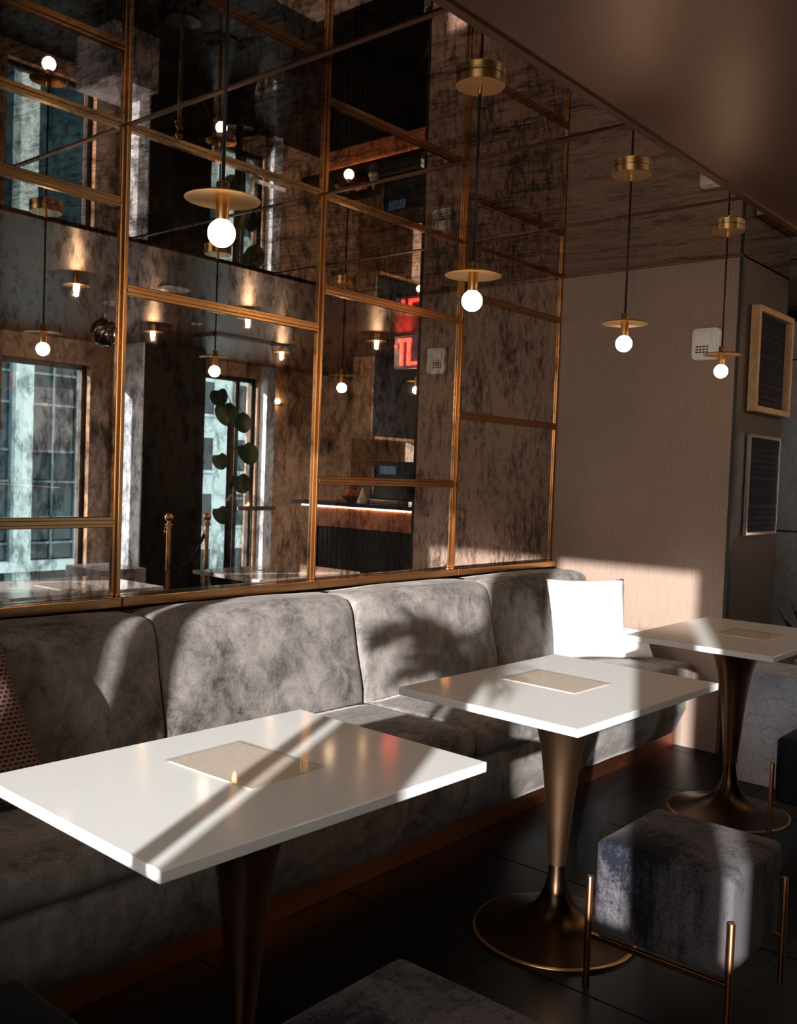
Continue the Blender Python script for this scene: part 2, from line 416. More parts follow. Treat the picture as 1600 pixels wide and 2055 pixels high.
# grey wall seen past the end wall, three stone panels high
wg = struct(B().box(-.16, 1.45, 1.62, 1.75, 0, ZC-.005).build('wall_passage', BLACKMETAL), 'grey stone wall of the passage beyond the end wall')
for a, b in ((0, 1.08), (1.09, 2.19), (2.20, 2.44)):
    for x0, x1 in ((-.15, .62), (.63, 1.44)): B().box(x0, x1, 1.60, 1.62, a, b, .002, 1).build('stone_panel', GREYWALL, wg)

# wall behind the bar
struct(B().box(1.3, XR+.2, YB, YB+.2, 0, 2.62).build('wall_bar', STONEWALL), 'brown plaster wall behind the bar')
struct(B().box(-.16, -.06, .68, 1.62, 0, 2.62).build('wall_niche', DARKWALL))

# window wall opposite the mirror
def holed_wall(name, axis, at, th, lo, hi, holes, mat, label):
    q = B(); e = lo
    def bx(a, b, z0, z1):
        if b-a < 1e-4 or z1-z0 < 1e-4: return
        if axis == 'x': q.box(at, at+th, a, b, z0, z1)
        else: q.box(a, b, at, at+th, z0, z1)
    for a, b, z0, z1 in sorted(holes):
        bx(e, a, 0, ZC); bx(a, b, 0, z0); bx(a, b, z1, ZC); e = b
    bx(e, hi, 0, ZC); return struct(q.build(name, mat), label)
WIN_R = [(-.62, .26, .14, 2.29), (1.30, 2.37, .20, 2.37)]
wr = holed_wall('wall_right', 'x', XR, .22, YR, YB, WIN_R, STONEWALL, 'brown plaster window wall opposite the mirror')
B().box(4.80, XR, .515, 1.235, 0, ZC-.005, .004, 1).build('pier', PIERDARK, wr)
B().box(4.80, XR, .500, .515, 0, ZC-.005).build('pier_cheek', GREYWALL, wr)
B().box(5.18, XR, 2.38, 2.50, 0, ZC-.005).build('reveal_panel', GREYWALL, wr)
wb = holed_wall('wall_street', 'y', YR-.2, .2, -.16, XR+.2, [(1.49, 2.62, .10, 2.49), (2.80, 3.80, 1.0, 2.49)], DARKWALL, 'street wall with tall windows')
nwin = [0]
def window(axis, at, a, b, z0, z1, mull, trans=()):
    nwin[0] += 1; t = .045; d0, d1 = at-.03, at+.03
    def bx(q, a0, a1, c0, c1, e0=d0, e1=d1):
        return q.box(e0, e1, a0, a1, c0, c1) if axis == 'x' else q.box(a0, a1, e0, e1, c0, c1)
    q = B(); bx(q, a, a+t, z0, z1); bx(q, b-t, b, z0, z1); bx(q, a+t, b-t, z0, z0+t); bx(q, a+t, b-t, z1-t, z1)
    w = struct(q.build('window_%d' % nwin[0], BLACKMETAL), 'tall black framed window')
    edges = [a+t]
    for m0, m1 in mull:
        bx(B(), m0, m1, z0+t, z1-t).build('mullion', BLACKMETAL, w); edges += [m0, m1]
    edges.append(b-t)
    for e0, e1 in zip(edges[::2], edges[1::2]):
        bx(B(), e0, e1, z0+t, z1-t, at-.004, at+.004).build('pane', PANE, w)
    return w
window('x', XR+.11, -.62, .26, .14, 2.29, [])
window('x', XR+.11, 1.30, 2.37, .20, 2.37, [(2.10, 2.15)])
window('y', YR-.10, 1.49, 2.62, .10, 2.49, [(1.585, 1.675)])
window('y', YR-.10, 2.80, 3.80, 1.0, 2.49, [(3.69, 3.73)])

# ------------------------------------------------------------------ banquette
bq = thing('banquette', 'long grey crushed velvet banquette below the mirror wall', 'bench', (.45, -2.4, 0))
back_prof = seg((.06, .41), (.345, .41), 3) + seg((.345, .41), (.337, .50), 2) + seg((.337, .50), (.272, .785), 5) + arc(.195, .782, .078, 0, 90, 6) + seg((.19, .861), (.06, .861), 3) + seg((.06, .861), (.06, .41), 4)
seat_prof = seg((.335, .335), (.845, .335), 4) + arc(.868, .372, .036, -90, 0, 4) + arc(.862, .408, .040, 0, 90, 5) + seg((.85, .449), (.335, .444), 8) + seg((.335, .444), (.335, .335), 2)
front_prof = seg((.79, .085), (.815, .085), 2) + seg((.822, .085), (.872, .20), 3) + seg((.872, .20), (.874, .29), 3) + arc(.85, .305, .024, 0, 90, 3) + seg((.83, .329), (.79, .329), 2) + seg((.79, .329), (.79, .085), 3)
bs = [-5.30, -4.76, -3.812, -2.863, -1.915, -.965, -.012]
for k, (a, b) in enumerate(zip(bs, bs[1:])):
    padded(back_prof, a+.002, b-.002, 'backrest_panel', VELVET, bq, .028, .012, 16, .003, k)
    padded(seat_prof, a+.002, b-.002, 'seat_pad', VELVET, bq, .022, .008, 16, .002, k)
    padded(front_prof, a+.002, b-.002, 'front_panel', VELVET, bq, .018, .006, 12, .003, k)
    B().box(.800, .806, a+.001, b-.001, .001, .080).build('kick_plate', COPPER, bq)
B().box(.055, .795, bs[0], bs[-1], .001, .333).build('plinth', BLACKMETAL, bq)
B().box(.052, .09, bs[0], bs[-1], .335, .86).build('back_board', BLACKMETAL, bq)

# ------------------------------------------------------------------ cushions
tag(puffy((.40, -.575, .452), (.63, -.235, .452), (.575, -.205, .862), (.345, -.590, .862), .13, 'scatter_cushion', LINEN, sag=.05, seed=1), 'sunlit white linen cushion standing upright in the bench corner', 'cushion', 'white cushions in the corner')
tag(puffy((.50, -.385, .458), (.745, -.165, .470), (.66, -.07, .585), (.42, -.27, .62), .09, 'scatter_cushion', LINEN, sag=.06, seed=2), 'white linen cushion tucked behind the upright sunlit one', 'cushion', 'white cushions in the corner')
tag(puffy((.565, -3.85, .455), (.565, -3.395, .455), (.425, -3.49, .885), (.425, -3.92, .885), .15, 'woven_cushion', WEAVE, sag=.03, seed=3), 'brown openly woven cushion leaning on the bench behind the nearest table', 'cushion')

# ------------------------------------------------------------------ tables
def make_table():
    t = thing('pedestal_table', '', 'table', (0, 0, 0), 'white pedestal tables')
    B().box(-.299, .299, -.413, .413, .728, .75, .0025, 2).build('table_top', QUARTZ, t)
    prof = [(.132, .727), (.122, .715), (.105, .69), (.088, .655), (.072, .60), (.060, .54), (.051, .47), (.043, .39), (.036, .31), (.030, .25), (.0265, .208)]
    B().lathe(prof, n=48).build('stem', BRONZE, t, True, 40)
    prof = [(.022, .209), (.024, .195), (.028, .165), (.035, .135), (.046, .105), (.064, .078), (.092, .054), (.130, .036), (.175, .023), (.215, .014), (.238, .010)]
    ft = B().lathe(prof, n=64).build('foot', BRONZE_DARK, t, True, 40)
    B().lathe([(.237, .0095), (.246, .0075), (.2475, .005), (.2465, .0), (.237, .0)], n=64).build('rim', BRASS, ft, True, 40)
    return t
tb = make_table()
tb['label'] = 'white rectangular pedestal table nearest the camera at lower left'; tb.location = (1.4232, -3.463, 0); tb.rotation_euler.z = -.0235
dup(tb, (1.4420, -2.248, 0), 'middle white rectangular pedestal table in front of the white cushion', -.0242)
dup(tb, (1.4098, -.8136, 0), 'farthest white pedestal table, cut off at the right edge beside the end wall', -.006)
dup(tb, (1.425, -4.69, 0), 'white pedestal table beyond the left edge of the view', -.01)

def menu(cx, cy_, w, d, rz, label):
    t = thing('menu_holder', label, 'menu', (cx, cy_, .7505), 'menu holders on the tables')
    o = B().box(cx-w/2, cx+w/2, cy_-d/2, cy_+d/2, .7505, .7515).build('sheet', PAPER, t)
    B().box(cx-w/2-.006, cx+w/2+.006, cy_-d/2-.006, cy_+d/2+.006, .7517, .7545, .0008, 1).build('acrylic_plate', ACRYLIC, t)
    t.rotation_euler.z = rz
menu(1.396, -3.448, .252, .196, .03, 'peach menu sheet under clear acrylic on the nearest table')
menu(1.399, -2.228, .252, .196, -.03, 'peach menu sheet under clear acrylic on the middle table')
menu(1.455, -.790, .20, .196, -.03, 'menu sheet under acrylic on the farthest table')

# ------------------------------------------------------------------ stools
def make_stool(mat, label, loc):
    t = thing('cube_stool', label, 'stool', loc, 'velvet cube stools')
    h = .188
    q = B(); q.box(-h, h, -h+.004, h-.004, .140, .398, .022, 4)
    bm = q.bm; bmesh.ops.subdivide_edges(bm, edges=[e for e in bm.edges if e.calc_length() > .1], cuts=6, use_grid_fill=True)
    for v in bm.verts:
        x, y, z = v.co
        if z > .37: v.co.z += .010*max(0, 1-(x/h)**2)*max(0, 1-(y/h)**2)
    o = q.build('seat_cube', mat, None, True, 50)
    o.parent = t
    for sx in (-1, 1):
        for sy in (-1, 1):
            o = B().lathe([(.0, 0), (.0095, .0), (.0095, .293), (.008, .296), (0, .296)], (sx*(h+.006), sy*(h+.004), 0), 16, False).build('leg', COPPER_LEG, None, True, 40); o.parent = t
    for sy in (-1, 1):
        o = B().box(-h-.006, h+.006, sy*(h-.006)-.006, sy*(h-.006)+.006, .124, .138, .001, 1).build('rail', COPPER_LEG); o.parent = t
    return t
s1 = make_stool(VELVET_DARK, 'slate velvet cube stool with brass legs in front of the middle table', (1.857, -2.255, 0))
dup(s1, (1.88, -3.465, 0), 'grey velvet cube stool top at bottom centre beside the nearest table')
s2 = make_stool(VELVET_NAVY, 'navy velvet cube stool at the bottom left corner of the picture', (1.415, -4.03, 0)); s2['group'] = 'velvet cube stools'
dup(s2, (1.835, -.795, 0), 'dark navy velvet cube stool cut off at the right edge by the farthest table')

# ------------------------------------------------------------------ pendants
def make_pendant():
    t = thing('pendant_lamp', '', 'pendant lamp', (0, 0, 0), 'brass disc pendants over the tables')
    B().lathe([(.070, -.024), (.0715, -.0225), (.0715, 0.0)], n=48).build('canopy', BRASS, t, True, 40)
    B().lathe([(.007, -.046), (.007, -.024)], n=20).build('cord_grip', BRASS, t, True, 40)
    B().tube([(0, 0, -.046), (0, 0, -.540)], .0043, 8).build('cord', CORD, t, True)
    B().lathe([(.0, -.612), (.0145, -.612), (.0145, -.532), (.012, -.529), (0, -.529)], n=28, cap=False).build('socket_tube', BRASS, t, True, 40)
    pr = [(.0145, -.556), (.045, -.5575), (.070, -.561), (.0825, -.566), (.083, -.5675), (.070, -.5635), (.045, -.5600), (.0145, -.5585)]
    B().lathe(pr, n=56, cap=False).build('disc_shade', BRASS, t, True, 60)
    B().sphere((0, 0, -.640), .0305).build('bulb', BULBMAT, t, True)
    return t
PX = 1.2
pn = make_pendant(); pn.location = (1.208, -3.400, ZC-.001); pn['label'] = 'nearest brass disc pendant with glowing bulb, hanging in front of the mirror at left'
dup(pn, (1.214, -2.480, ZC-.001), 'second brass disc pendant from the camera, above the middle table')
dup(pn, (1.198, -1.508, ZC-.001), 'third brass disc pendant, in front of the plain beige wall')
dup(pn, (1.180, -.550, ZC-.001), 'farthest brass disc pendant, hanging beside the white wall alarm')

bp = dup(pn, (2.345, 1.56, ZC-.005), 'brass disc pendant over the bar, half hidden beside the neon sign in the mirror')
bp['group'] = 'bar pendants'
for k in kids(bp):
    if k.name.startswith(('bulb', 'socket', 'disc')): k.location.z = .215
    if k.name.startswith('cord') and 'grip' not in k.name: k.scale.z = .60
    if k.name.startswith('bulb'):
        k.data = k.data.copy(); k.data.materials.clear(); k.data.materials.append(BARBULB)

# ------------------------------------------------------------------ wall things
al = thing('wall_alarm', 'white plastic fire alarm strobe on the beige end wall', 'alarm', (.878, 0, 2.083))
q = B(); rings = []
for yy_, ins in ((-.001, 0), (-.020, 0), (-.026, .003), (-.0285, .009)):
    ring = []
    for qx, qz, a0 in ((.951, 2.166, 0), (.803, 2.166, 90), (.803, 2.002, 180), (.951, 2.002, 270)):
        rx = qx + (-.026 if qx > .9 else .026); rz = qz + (-.026 if qz > 2.1 else .026)
        for kk in range(7):
            a_ = math.radians(a0+15*kk); ring.append(q.bm.verts.new((rx+(.026-ins)*math.cos(a_), yy_, rz+(.026-ins)*math.sin(a_))))
    rings.append(ring)
for a_, b_ in zip(rings, rings[1:]):
    for kk in range(28): q.bm.faces.new((a_[kk], a_[(kk+1) % 28], b_[(kk+1) % 28], b_[kk]))
q.bm.faces.new(rings[0]); q.bm.faces.new(rings[-1]); q.build('housing', PLASTIC, al, True, 40)
q = B(); q.box(.823, .905, -.034, -.027, 2.085, 2.150, .004, 2); q.build('strobe_lens', PLASTIC, al, True, 40)
q = B(); q.box(.916, .936, -.033, -.027, 2.055, 2.150, .003, 2); q.build('side_rib', PLASTIC, al, True, 40)
gr = B()
for k in range(4):
    for j in range(3): gr.box(.828+k*.018, .841+k*.018, -.0295, -.0275, 2.037+j*.014, 2.045+j*.014)
gr.build('sounder_grille', DARKPRINT, al)
q = B()
for k in range(3): q.box(.9395, .9435, -.0295, -.0275, 2.03+k*.018, 2.036+k*.018)
q.build('status_marks', DARKPRINT, al)

def picture(name, y0, y1, z0, z1, fw_, dep, mat, label):
    t = thing(name, label, 'picture', (W, (y0+y1)/2, z0)); x0 = W+.001
    for a, b, c, d in ((y0, y0+fw_, z0, z1), (y1-fw_, y1, z0, z1), (y0+fw_, y1-fw_, z0, z0+fw_), (y0+fw_, y1-fw_, z1-fw_, z1)):
        B().box(x0, x0+dep, a, b, c, d, .001, 1).build('frame_rail', mat, t)
    B().box(x0, x0+.008, y0+fw_, y1-fw_, z0+fw_, z1-fw_).build('print', PRINT, t)
    B().box(x0+dep*.6, x0+dep*.6+.003, y0+fw_, y1-fw_, z0+fw_, z1-fw_).build('glass', PICGLASS, t)
    return t
picture('framed_print', .135, .655, 1.752, 2.292, .030, .045, OAK, 'dark print in a deep oak frame, upper of two on the dark wall')
picture('framed_certificate', .160, .615, 1.112, 1.636, .016, .020, STEEL, 'dark certificate in a thin steel frame, lower of two on the dark wall')

# ------------------------------------------------------------------ marble plinths, snake plant
pl = tag(B().box(1.205, 2.10, -.356, .02, 0, .51, .004, 2).build('marble_plinth', MARBLE), 'pale crackled marble plinth behind the farthest table', 'plinth', 'marble plinths')
tag(B().box(4.22, 4.78, -.26, .19, 0, .46, .004, 2).build('marble_plinth', MARBLE), 'marble plinth below the window, seen in the mirror', 'plinth', 'marble plinths')
sp = thing('snake_plant', 'snake plant in a tall white pot in the passage at the right edge', 'plant', (1.36, .50, 0))
B().lathe([(.09, 0), (.105, .02), (.125, .44), (.122, .455), (.112, .455), (.110, .43)], (1.36, .50, 0), 32).build('pot', WHITEPOT, sp, True, 40)
B().lathe([(.11, .43), (0, .432)], (1.36, .50, 0), 24, False).build('soil', SOIL, sp)
def blade(base, tip, w, bend, name, mat, parent, n=10):
    base, tip = Vector(base), Vector(tip); d = tip-base; sd_ = d.cross(Vector((.3, 1, 0))).normalized(); nd = sd_.cross(d).normalized(); bm = bmesh.new(); L = []
    for k in range(n+1):
        u = k/n; ww = w*(math.sin(math.pi*min(1, .25+u*.75))**.7 if u < 1 else 0.02); c = base + d*u + nd*bend*math.sin(math.pi*u*.9)
        L.append((bm.verts.new(c - sd_*ww + nd*.003), bm.verts.new(c + nd*-.004), bm.verts.new(c + sd_*ww + nd*.003), bm.verts.new(c + nd*.001)))
    for a, b in zip(L, L[1:]):
        for k in range(4): bm.faces.new((a[k], a[(k+1) % 4], b[(k+1) % 4], b[k])).smooth = True
    bm.faces.new(L[0][::-1]); bm.faces.new(L[-1]); q = B(); q.bm.free(); q.bm = bm; return q.build(name, mat, parent, True, 60)
for bx_, tp, w in (((1.32, .50, .43), (1.105, .50, .735), .016), ((1.34, .49, .43), (1.185, .50, .77), .02), ((1.37, .50, .43), (1.40, .53, .86), .022), ((1.39, .51, .43), (1.52, .49, .78), .02), ((1.36, .47, .43), (1.29, .42, .82), .02)):
    blade(bx_, tp, w, .02, 'leaf', LEAF, sp)

# ------------------------------------------------------------------ bar and what stands on it (seen in the mirror)
bar = thing('bar_counter', 'black fluted bar with a copper band, seen in the mirror', 'bar', (2.35, 1.5, 0))
B().box(1.47, 3.21, 1.27, 1.80, .001, 1.055).build('carcass', BLACKMETAL, bar)
B().box(1.46, 3.44, 1.16, 1.86, 1.070, 1.103, .003, 1).build('counter_slab', BLACKSTONE, bar)
B().box(1.47, 3.34, 1.205, 1.215, 1.056, 1.068).build('led_strip', LED, bar)
B().box(1.47, 3.22, 1.215, 1.27, .885, 1.055, .002, 1).build('copper_band', COPPERSTONE, bar)
sm_ = None
for k in range(29):
    x = 1.50 + k*.060
    if sm_ is None:
        o = B().box(-.025, .025, -.018, .018, 0, .875, .007, 2).build('slat', BLACKSTONE); o.parent = bar; sm_ = o.data; o.location = Vector((x, 1.252, .005)) - OFF[bar.name]
    else: share(sm_, 'slat', bar, Vector((x, 1.252, .005)) - OFF[bar.name])
cb = thing('overhead_cabinet', 'dark overhead cabinet with a lit shelf above the bar, seen in the mirror', 'cabinet', (3.4, 2.7, 1.70))
B().box(3.44, 3.70, 2.20, 2.222, 1.70, ZC-.006).build('side_panel', STONEWALL, cb)
B().box(3.47, 3.70, 2.222, 3.3, 1.73, ZC-.006).build('body', BLACKMETAL, cb)
B().box(3.40, 3.70, 2.222, 3.3, 1.70, 1.728).build('shelf', OAK, cb)
es = thing('espresso_machine', 'black espresso machine with a small screen on the bar, seen in the mirror', 'coffee machine', (2.45, 1.5, 1.103))
B().box(2.22, 2.70, 1.40, 1.75, 1.14, 1.47, .015, 2).build('body', BLACKMETAL, es)
B().box(2.22, 2.70, 1.36, 1.75, 1.103, 1.139, .004, 1).build('drip_tray', STEEL, es)
B().box(2.40, 2.58, 1.392, 1.3995, 1.36, 1.43).build('screen', SCREEN, es)
B().box(2.64, 2.67, 1.392, 1.3995, 1.18, 1.42).build('side_strip', STEEL, es)
bw = thing('fruit_bowl', 'red bowl with orange fruit on the bar, seen in the mirror', 'bowl', (2.90, 1.38, 1.103))
B().lathe([(.035, 0), (.04, .004), (.075, .04), (.085, .055), (.08, .055), (.07, .04), (.03, .008)], (2.90, 1.38, 1.103), 28).build('bowl', RED, bw, True, 40)
tag(B().sphere((2.925, 1.38, 1.180), .036).build('orange', ORANGE, None, True), 'orange in the left side of the red bowl, seen in the mirror', 'fruit', 'oranges in the bowl')
tag(B().sphere((2.865, 1.385, 1.178), .034).build('orange', ORANGE, None, True), 'orange in the right side of the red bowl, seen in the mirror', 'fruit', 'oranges in the bowl')
nk = B(); nk.lathe([(.045, 0), (.05, .01), (.034, .05), (.018, .10), (.004, .135)], (2.74, 1.36, 1.103), 7); nk.build('folded_napkin', LINEN); tag(bpy.data.objects['folded_napkin'], 'white folded napkin standing beside the red bowl', 'napkin')

sg = thing('neon_sign', 'blue grey sign with red neon letters above the bar, partly hidden in the mirror', 'sign', (2.0, 1.2, 2.22))
B().box(1.72, 2.30, 1.205, 1.235, 2.225, 2.495, .003, 1).build('sign_board', BLUEGREY, sg)
def neon(x0, x1, z0, z1): B().box(x0, x1, 1.190, 1.204, z0, z1, .003, 1).build('neon_stroke', NEON, sg)
neon(2.115, 2.262, 2.440, 2.470); neon(2.197, 2.232, 2.250, 2.440); neon(2.120, 2.156, 2.278, 2.440); neon(2.02, 2.156, 2.250, 2.277); neon(2.262, 2.29, 2.395, 2.420)
for x in (1.8, 2.22): B().tube([(x, 1.22, 2.494), (x, 1.22, ZC-.005)], .004).build('hanger', BLACKMETAL, sg)

# ------------------------------------------------------------------ ceiling lamps, speakers, disco ball, vent
def make_lamp():
    t = thing('ceiling_lamp', '', 'ceiling lamp', (0, 0, 0), 'brass disc ceiling lamps')
    B().lathe([(.020, 0), (.020, -.055), (.012, -.056)], n=24).build('stem', BRASS, t, True, 40)
    B().lathe([(.013, -.055), (.080, -.058), (.080, -.061), (.013, -.060)], n=40, cap=False).build('disc_shade', BRASS, t, True, 40)
    B().lathe([(0.0, -.1), (.016, -.098), (.018, -.061), (0, -.061)], n=20, cap=False).build('light_tube', LAMPMAT, t, True, 40)
    pd = bpy.data.lights.new('lamp_glow', 'POINT'); pd.energy = LAMP_W; pd.color = (1.0, .66, .38); pd.shadow_soft_size = .012
    po = bpy.data.objects.new('lamp_glow', pd); COL.objects.link(po); po.parent = t; po.location = (0, 0, -.114)
    return t
lm = make_lamp()
LS = [(2.50, -1.56, 'ceiling lamp reflected beside the left brass mullion'), (2.50, -.19, 'ceiling lamp reflected above the middle window pendant'), (2.43, 1.13, 'ceiling lamp reflected next to the neon sign'), (3.78, -.11, 'ceiling lamp reflected above the dark pier'), (3.75, 1.28, 'ceiling lamp reflected above the brown plaster wall')]
lm.location = (LS[0][0], LS[0][1], ZC-.005); lm['label'] = LS[0][2]
for x, y, l in LS[1:]: dup(lm, (x, y, ZC-.005), l)
def spk(x, y, r, label): tag(B().lathe([(r*.9, -.008), (r, -.004), (r, 0)], (x, y, ZC-.005), 40).build('ceiling_speaker', PLASTIC, None, True, 40), label, 'speaker', 'round ceiling speakers')
spk(2.315, -.97, .105, 'large round white ceiling speaker reflected in the mirror')
spk(3.155, -.86, .10, 'round white ceiling disc above the disco ball'); spk(3.385, .03, .045, 'small round white ceiling disc reflected near the dark pier')
dbt = thing('disco_ball', 'mirror tiled disco ball hanging from the ceiling, seen in the mirror', 'disco ball', (3.10, -.98, 2.2))
q = B(); q.sphere((3.10, -.98, 2.285), .10, 26, 15)
for v in q.bm.verts: v.co += Vector((random.uniform(-1, 1), random.uniform(-1, 1), random.uniform(-1, 1)))*.0022
q.build('mirror_ball', DISCO, dbt, False)
B().lathe([(.012, 0), (.012, .03)], (3.10, -.98, 2.383), 12).build('cap', STEEL, dbt, True, 40)
B().tube([(3.10, -.98, 2.41), (3.12, -.93, 2.508)], .002).build('chain', STEEL, dbt)
tv = B()
for a, b in (((4.40, .43), (3.66, .43)), ((3.66, .43), (3.66, 1.35))):
    tv.box(min(a[0], b[0])-.012, max(a[0], b[0])+.012, min(a[1], b[1])-.012, max(a[1], b[1])+.012, ZC-.03, ZC-.005)
tag(tv.build('slot_vent', BLACKMETAL), 'slim black L-shaped slot vent on the ceiling, seen in the mirror', 'vent')

# ------------------------------------------------------------------ stanchions, lectern, big plant by the window
def stanchion(x, y, label):
    t = thing('stanchion', label, 'stanchion', (x, y, 0), 'brass rope stanchions')
    B().lathe([(.15, 0), (.15, .012), (.06, .03), (.02, .045)], (x, y, 0), 32).build('base', BLACKMETAL, t, True, 40)
    B().lathe([(.019, .046), (.019, .86), (.03, .865), (.03, .875), (.014, .885), (.014, .899)], (x, y, 0), 24).build('pole', BRASS, t, True, 40)
    B().sphere((x, y, .930), .036).build('ball_finial', BRASS, t, True)
    B().tube([(x+.03, y, .85), (x+.055, y, .84), (x+.06, y, .81), (x+.035, y, .80)], .006).build('rope_hook', BRASS, t, True)
stanchion(3.78, .10, 'brass rope stanchion at left, reflected before the dark pier'); stanchion(3.82, .53, 'brass rope stanchion at right, reflected beside the big plant')
rp = [(3.84+.01*math.sin(math.pi*k/12), .10+.43*k/12, .80-.30*math.sin(math.pi*k/12)) for k in range(13)]
tag(B().tube(rp, .014, 10).build('barrier_rope', ROPE, None, True), 'dark rope slung between the two brass stanchions', 'rope')
lc = thing('lectern', 'clear acrylic lectern in front of the window, seen in the mirror', 'lectern', (4.2, 1.30, 0))
def slab(pts, th, name, mat, parent):
    P_ = [Vector(p) for p in pts]; nn = (P_[1]-P_[0]).cross(P_[2]-P_[0]).normalized()*th; q = B(); a = [q.bm.verts.new(p) for p in P_]; b = [q.bm.verts.new(p+nn) for p in P_]
    q.bm.faces.new(a); q.bm.faces.new(b[::-1])
    for k in range(4): q.bm.faces.new((a[k], a[(k+1) % 4], b[(k+1) % 4], b[k]))
    return q.build(name, mat, parent)
slab([(4.05, 1.06, .98), (4.05, 1.52, .98), (4.38, 1.54, 1.11), (4.38, 1.08, 1.11)], .012, 'reading_top', ACRYLIC, lc)
B().box(4.10, 4.34, 1.26, 1.275, .02, 1.0).build('upright', ACRYLIC, lc); B().box(4.02, 4.42, 1.10, 1.48, .001, .02, .003, 1).build('base', ACRYLIC, lc)
slab([(4.03, 1.055, .975), (4.03, 1.525, .975), (4.045, 1.525, 1.01), (4.045, 1.055, 1.01)], .010, 'front_lip', STEEL, lc)

def heart_leaf(c, r, nrm, tipdir, name, mat, parent):
    c = Vector(c); nrm = Vector(nrm).normalized(); td = Vector(tipdir); td = (td - nrm*td.dot(nrm)).normalized(); sdv = nrm.cross(td); bm = bmesh.new(); ring = []
    n = 28
    for k in range(n):
        a = 2*math.pi*k/n; rad = r*(1.0 + .22*math.cos(a) - .42*max(0, -math.cos(a))**6)
        x, y = rad*math.cos(a), rad*.86*math.sin(a)
        ring.append(c + td*x + sdv*y + nrm*(-.10*r*(x/r)**2 + .22*abs(y)))
    ctr = c - td*r*.45
    top = [bm.verts.new(p) for p in ring]; bot = [bm.verts.new(p - nrm*.003) for p in ring]; ct, cb_ = bm.verts.new(ctr), bm.verts.new(ctr-nrm*.003)
    for k in range(n):
        bm.faces.new((ct, top[k], top[(k+1) % n])); bm.faces.new((cb_, bot[(k+1) % n], bot[k])); bm.faces.new((top[k], bot[k], bot[(k+1) % n], top[(k+1) % n]))
    q = B(); q.bm.free(); q.bm = bm; return q.build(name, mat, parent, True, 50), ctr
pp = thing('potted_climber', 'tall climbing plant on a pole before the window, seen in the mirror', 'plant', (4.62, 1.42, 0))
B().lathe([(.13, 0), (.17, .30), (.175, .34), (.16, .34), (.15, .30)], (4.62, 1.42, 0), 32).build('pot', BLACKMETAL, pp, True, 40)
B().tube([(4.62, 1.42, .3), (4.61, 1.415, 1.0), (4.62, 1.42, 1.82)], .035, 12).build('moss_pole', STEM, pp, True)
LV = [((4.66, 1.37, 1.93), .13, (-.8, -.4, .3)), ((4.70, 1.60, 1.86), .12, (-.8, -.3, .4)), ((4.66, 1.66, 1.55), .13, (-.85, -.3, .4)), ((4.55, 1.50, 1.24), .11, (-.85, -.4, .3)), ((4.60, 1.24, 2.08), .10, (-.6, -.7, .3)),
      ((4.60, 1.27, 1.45), .09, (-.8, -.5, .3)), ((4.60, 1.30, .92), .10, (-.8, -.4, .4))]
for c, r, nn in LV:
    lf, ct = heart_leaf(c, r, nn, (0, .35, -1), 'leaf', LEAF, pp)
    B().tube([(4.62, 1.42, ct.z-.12), (.5*(4.62+ct.x), .5*(1.42+ct.y), ct.z+.02), tuple(ct)], .004, 6).build('leaf_stalk', STEM, pp, True)

sc = thing('wall_sconce', 'small brass wall lamp with two globes on the brown plaster wall, seen in the mirror', 'wall lamp', (5.3, 2.66, 2.12))
B().box(5.285, 5.299, 2.60, 2.72, 2.105, 2.13).build('back_plate', BRASS, sc)
B().sphere((5.25, 2.60, 2.14), .03).build('globe', LAMPMAT, sc, True)
B().tube([(5.29, 2.66, 2.118), (5.25, 2.63, 2.11), (5.25, 2.60, 2.115)], .006).build('arm', BRASS, sc, True)

for x0, x1, l in ((1.40, 1.69, 'narrow dark planter box added out of view to block low sun'), (1.80, 2.70, 'long dark planter box added out of view to block low sun, holding a palm')):
    pt = thing('sun_block_planter', l, 'planter', ((x0+x1)/2, -5.3, 0), 'added sun blocking planter boxes')  # unseen boxes added to keep low sun off the bench front and floor
    q = B(); q.box(x0, x1, -5.45, -5.43, .001, 1.07); q.box(x0, x1, -5.13, -5.11, .001, 1.07); q.box(x0, x0+.02, -5.43, -5.13, .001, 1.07); q.box(x1-.02, x1, -5.43, -5.13, .001, 1.07); q.box(x0+.02, x1-.02, -5.43, -5.13, .001, .03); q.build('box', DARKWALL, pt)
    B().box(x0+.02, x1-.02, -5.43, -5.13, 0.96, 1.02).build('soil', SOIL, pt)
mb = thing('shadow_board', 'tall dark board added behind the camera, shading like the person standing there', 'board', (3.36, -5.38, 0))  # unseen board, added to throw the shadow of whoever stands at the camera
B().box(3.235, 3.49, -5.39, -5.36, .03, 2.04, .004, 1).build('panel', DARKWALL, mb); B().box(3.20, 3.52, -5.47, -5.25, .001, .03, .004, 1).build('foot_plate', BLACKMETAL, mb)
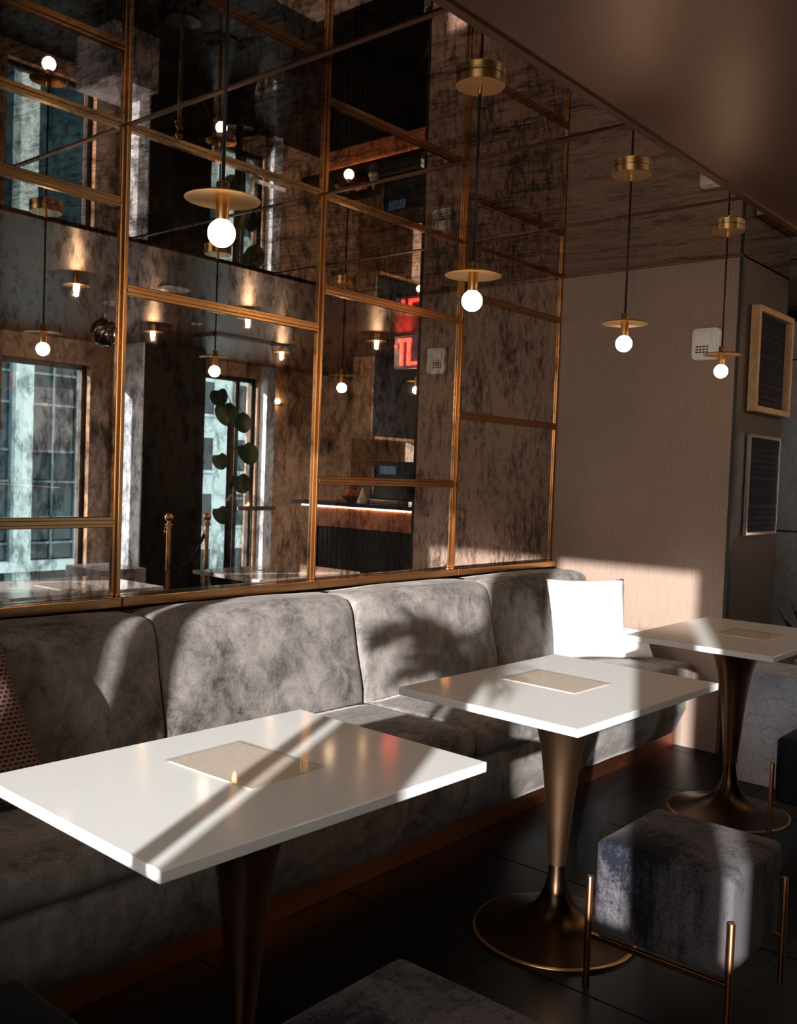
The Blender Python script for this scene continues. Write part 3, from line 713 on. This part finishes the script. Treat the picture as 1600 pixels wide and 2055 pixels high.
# palm by the street window; its fronds shade the bench and the nearest table
pm = thing('palm', 'feathery palm growing in the long planter box beyond the view', 'plant', (2.325, -5.22, 1.02))
B().tube([(2.325, -5.22, 1.015), (2.32, -5.22, 1.3), (2.325, -5.22, 1.54)], [.022, .02, .016], 10).build('trunk', STEM, pm, True)
B().tube([(2.40, -5.22, 1.015), (2.405, -5.22, 1.25), (2.40, -5.22, 1.44)], [.022, .02, .016], 10).build('trunk', STEM, pm, True)
rn = random.Random(3)
for k in range(21):
    CX, CZ = (2.325, 1.54) if k < 13 else (2.40, 1.44)
    a = 2*math.pi*k/(13 if k < 13 else 8) + rn.uniform(-.2, .2); ln = rn.uniform(.26, .44); rise = rn.uniform(.15, .70)
    pts = [Vector((CX+math.cos(a)*ln*.75*u, -5.22+math.sin(a)*ln*.32*u, CZ+rise*u-.85*rise*u*u)) for u in [j/8 for j in range(9)]]
    fr = B().tube(pts, [.006]*8+[.002], 6).build('frond', STEM, pm, True)
    for j in range(2, 9):
        d = (pts[j]-pts[j-1]).normalized(); sdv = d.cross(Vector((0, 0, 1))).normalized()
        for sgn in (-1, 1):
            L_ = .17*math.sin(math.pi*(j/8.6)**.8)+.05
            tip_ = pts[j]+(d*.8+sdv*sgn*.7+Vector((0, 0, -.25))).normalized()*L_; tip_.y = max(tip_.y, -5.44)
            blade(pts[j], tip_, .011, .0, 'leaflet', LEAF, fr, 5)

# ------------------------------------------------------------------ outside
struct(B().box(-40, 60, -60, 60, -12.2, -12).build('street_ground', ASPHALT), 'street far below the windows')
bd = thing('office_building', 'pale stone office building with steel grid windows outside the left window', 'building', (15, 4.5, -12))
B().box(14.25, 20, 0, 7.0, -12, 14).build('core', DARKGLASS, bd)
for a, b in ((-.2, 1.0), (1.9, 2.35), (4.02, 4.37), (6.35, 7.2)): B().box(13.95, 14.6, a, b, -12, 14).build('stone_pier', STONE_OUT, bd)
for z0, z1 in ((-.70, -.52), (-4.4, -4.0), (6.9, 7.4)): B().box(13.85, 14.6, -.2, 7.2, z0, z1).build('stone_sill', STONE_OUT, bd)
rows = [(-.49, -.21), (-.13, .27), (.31, .96), (1.02, 1.54), (1.58, 2.42), (2.46, 3.0), (3.05, 3.60), (3.65, 4.3), (4.35, 5.2), (5.25, 6.0)]
gy = [2.37, 2.84, 3.30, 3.72, 4.0]; gy2 = [4.39, 4.85, 5.34, 5.80, 6.33]
for grid in (gy, gy2):
    for y in grid: B().box(14.08, 14.2, y-.02, y+.02, -.52, 6.9).build('glazing_bar', GREYMETAL, bd)
    for z0, z1 in rows: B().box(14.09, 14.19, grid[0], grid[-1], z1, z1+.045).build('glazing_rail', GREYMETAL, bd)
    for a, b in zip(grid, grid[1:]):
        for z0, z1 in rows: B().box(14.13, 14.15, a+.02, b-.02, z0, z1).build('window_pane', DARKGLASS, bd)
b2 = thing('stone_building', 'white stone building with dark windows outside the narrow window', 'building', (16, 11, -12))
B().box(15.0, 22, 7.6, 16, -12, 12).build('facade', STONE_OUT, b2)
for y in (8.05, 9.05, 10.05, 11.05, 12.05):
    for z in (-2.6, -1.3, .0, 1.3, 2.6, 3.9):
        B().box(14.97, 15.03, y, y+.34, z, z+.75).build('window_pane', DARKGLASS, b2)
        B().box(14.92, 15.0, y-.05, y+.39, z-.06, z-.001).build('window_sill', STONE_OUT, b2)
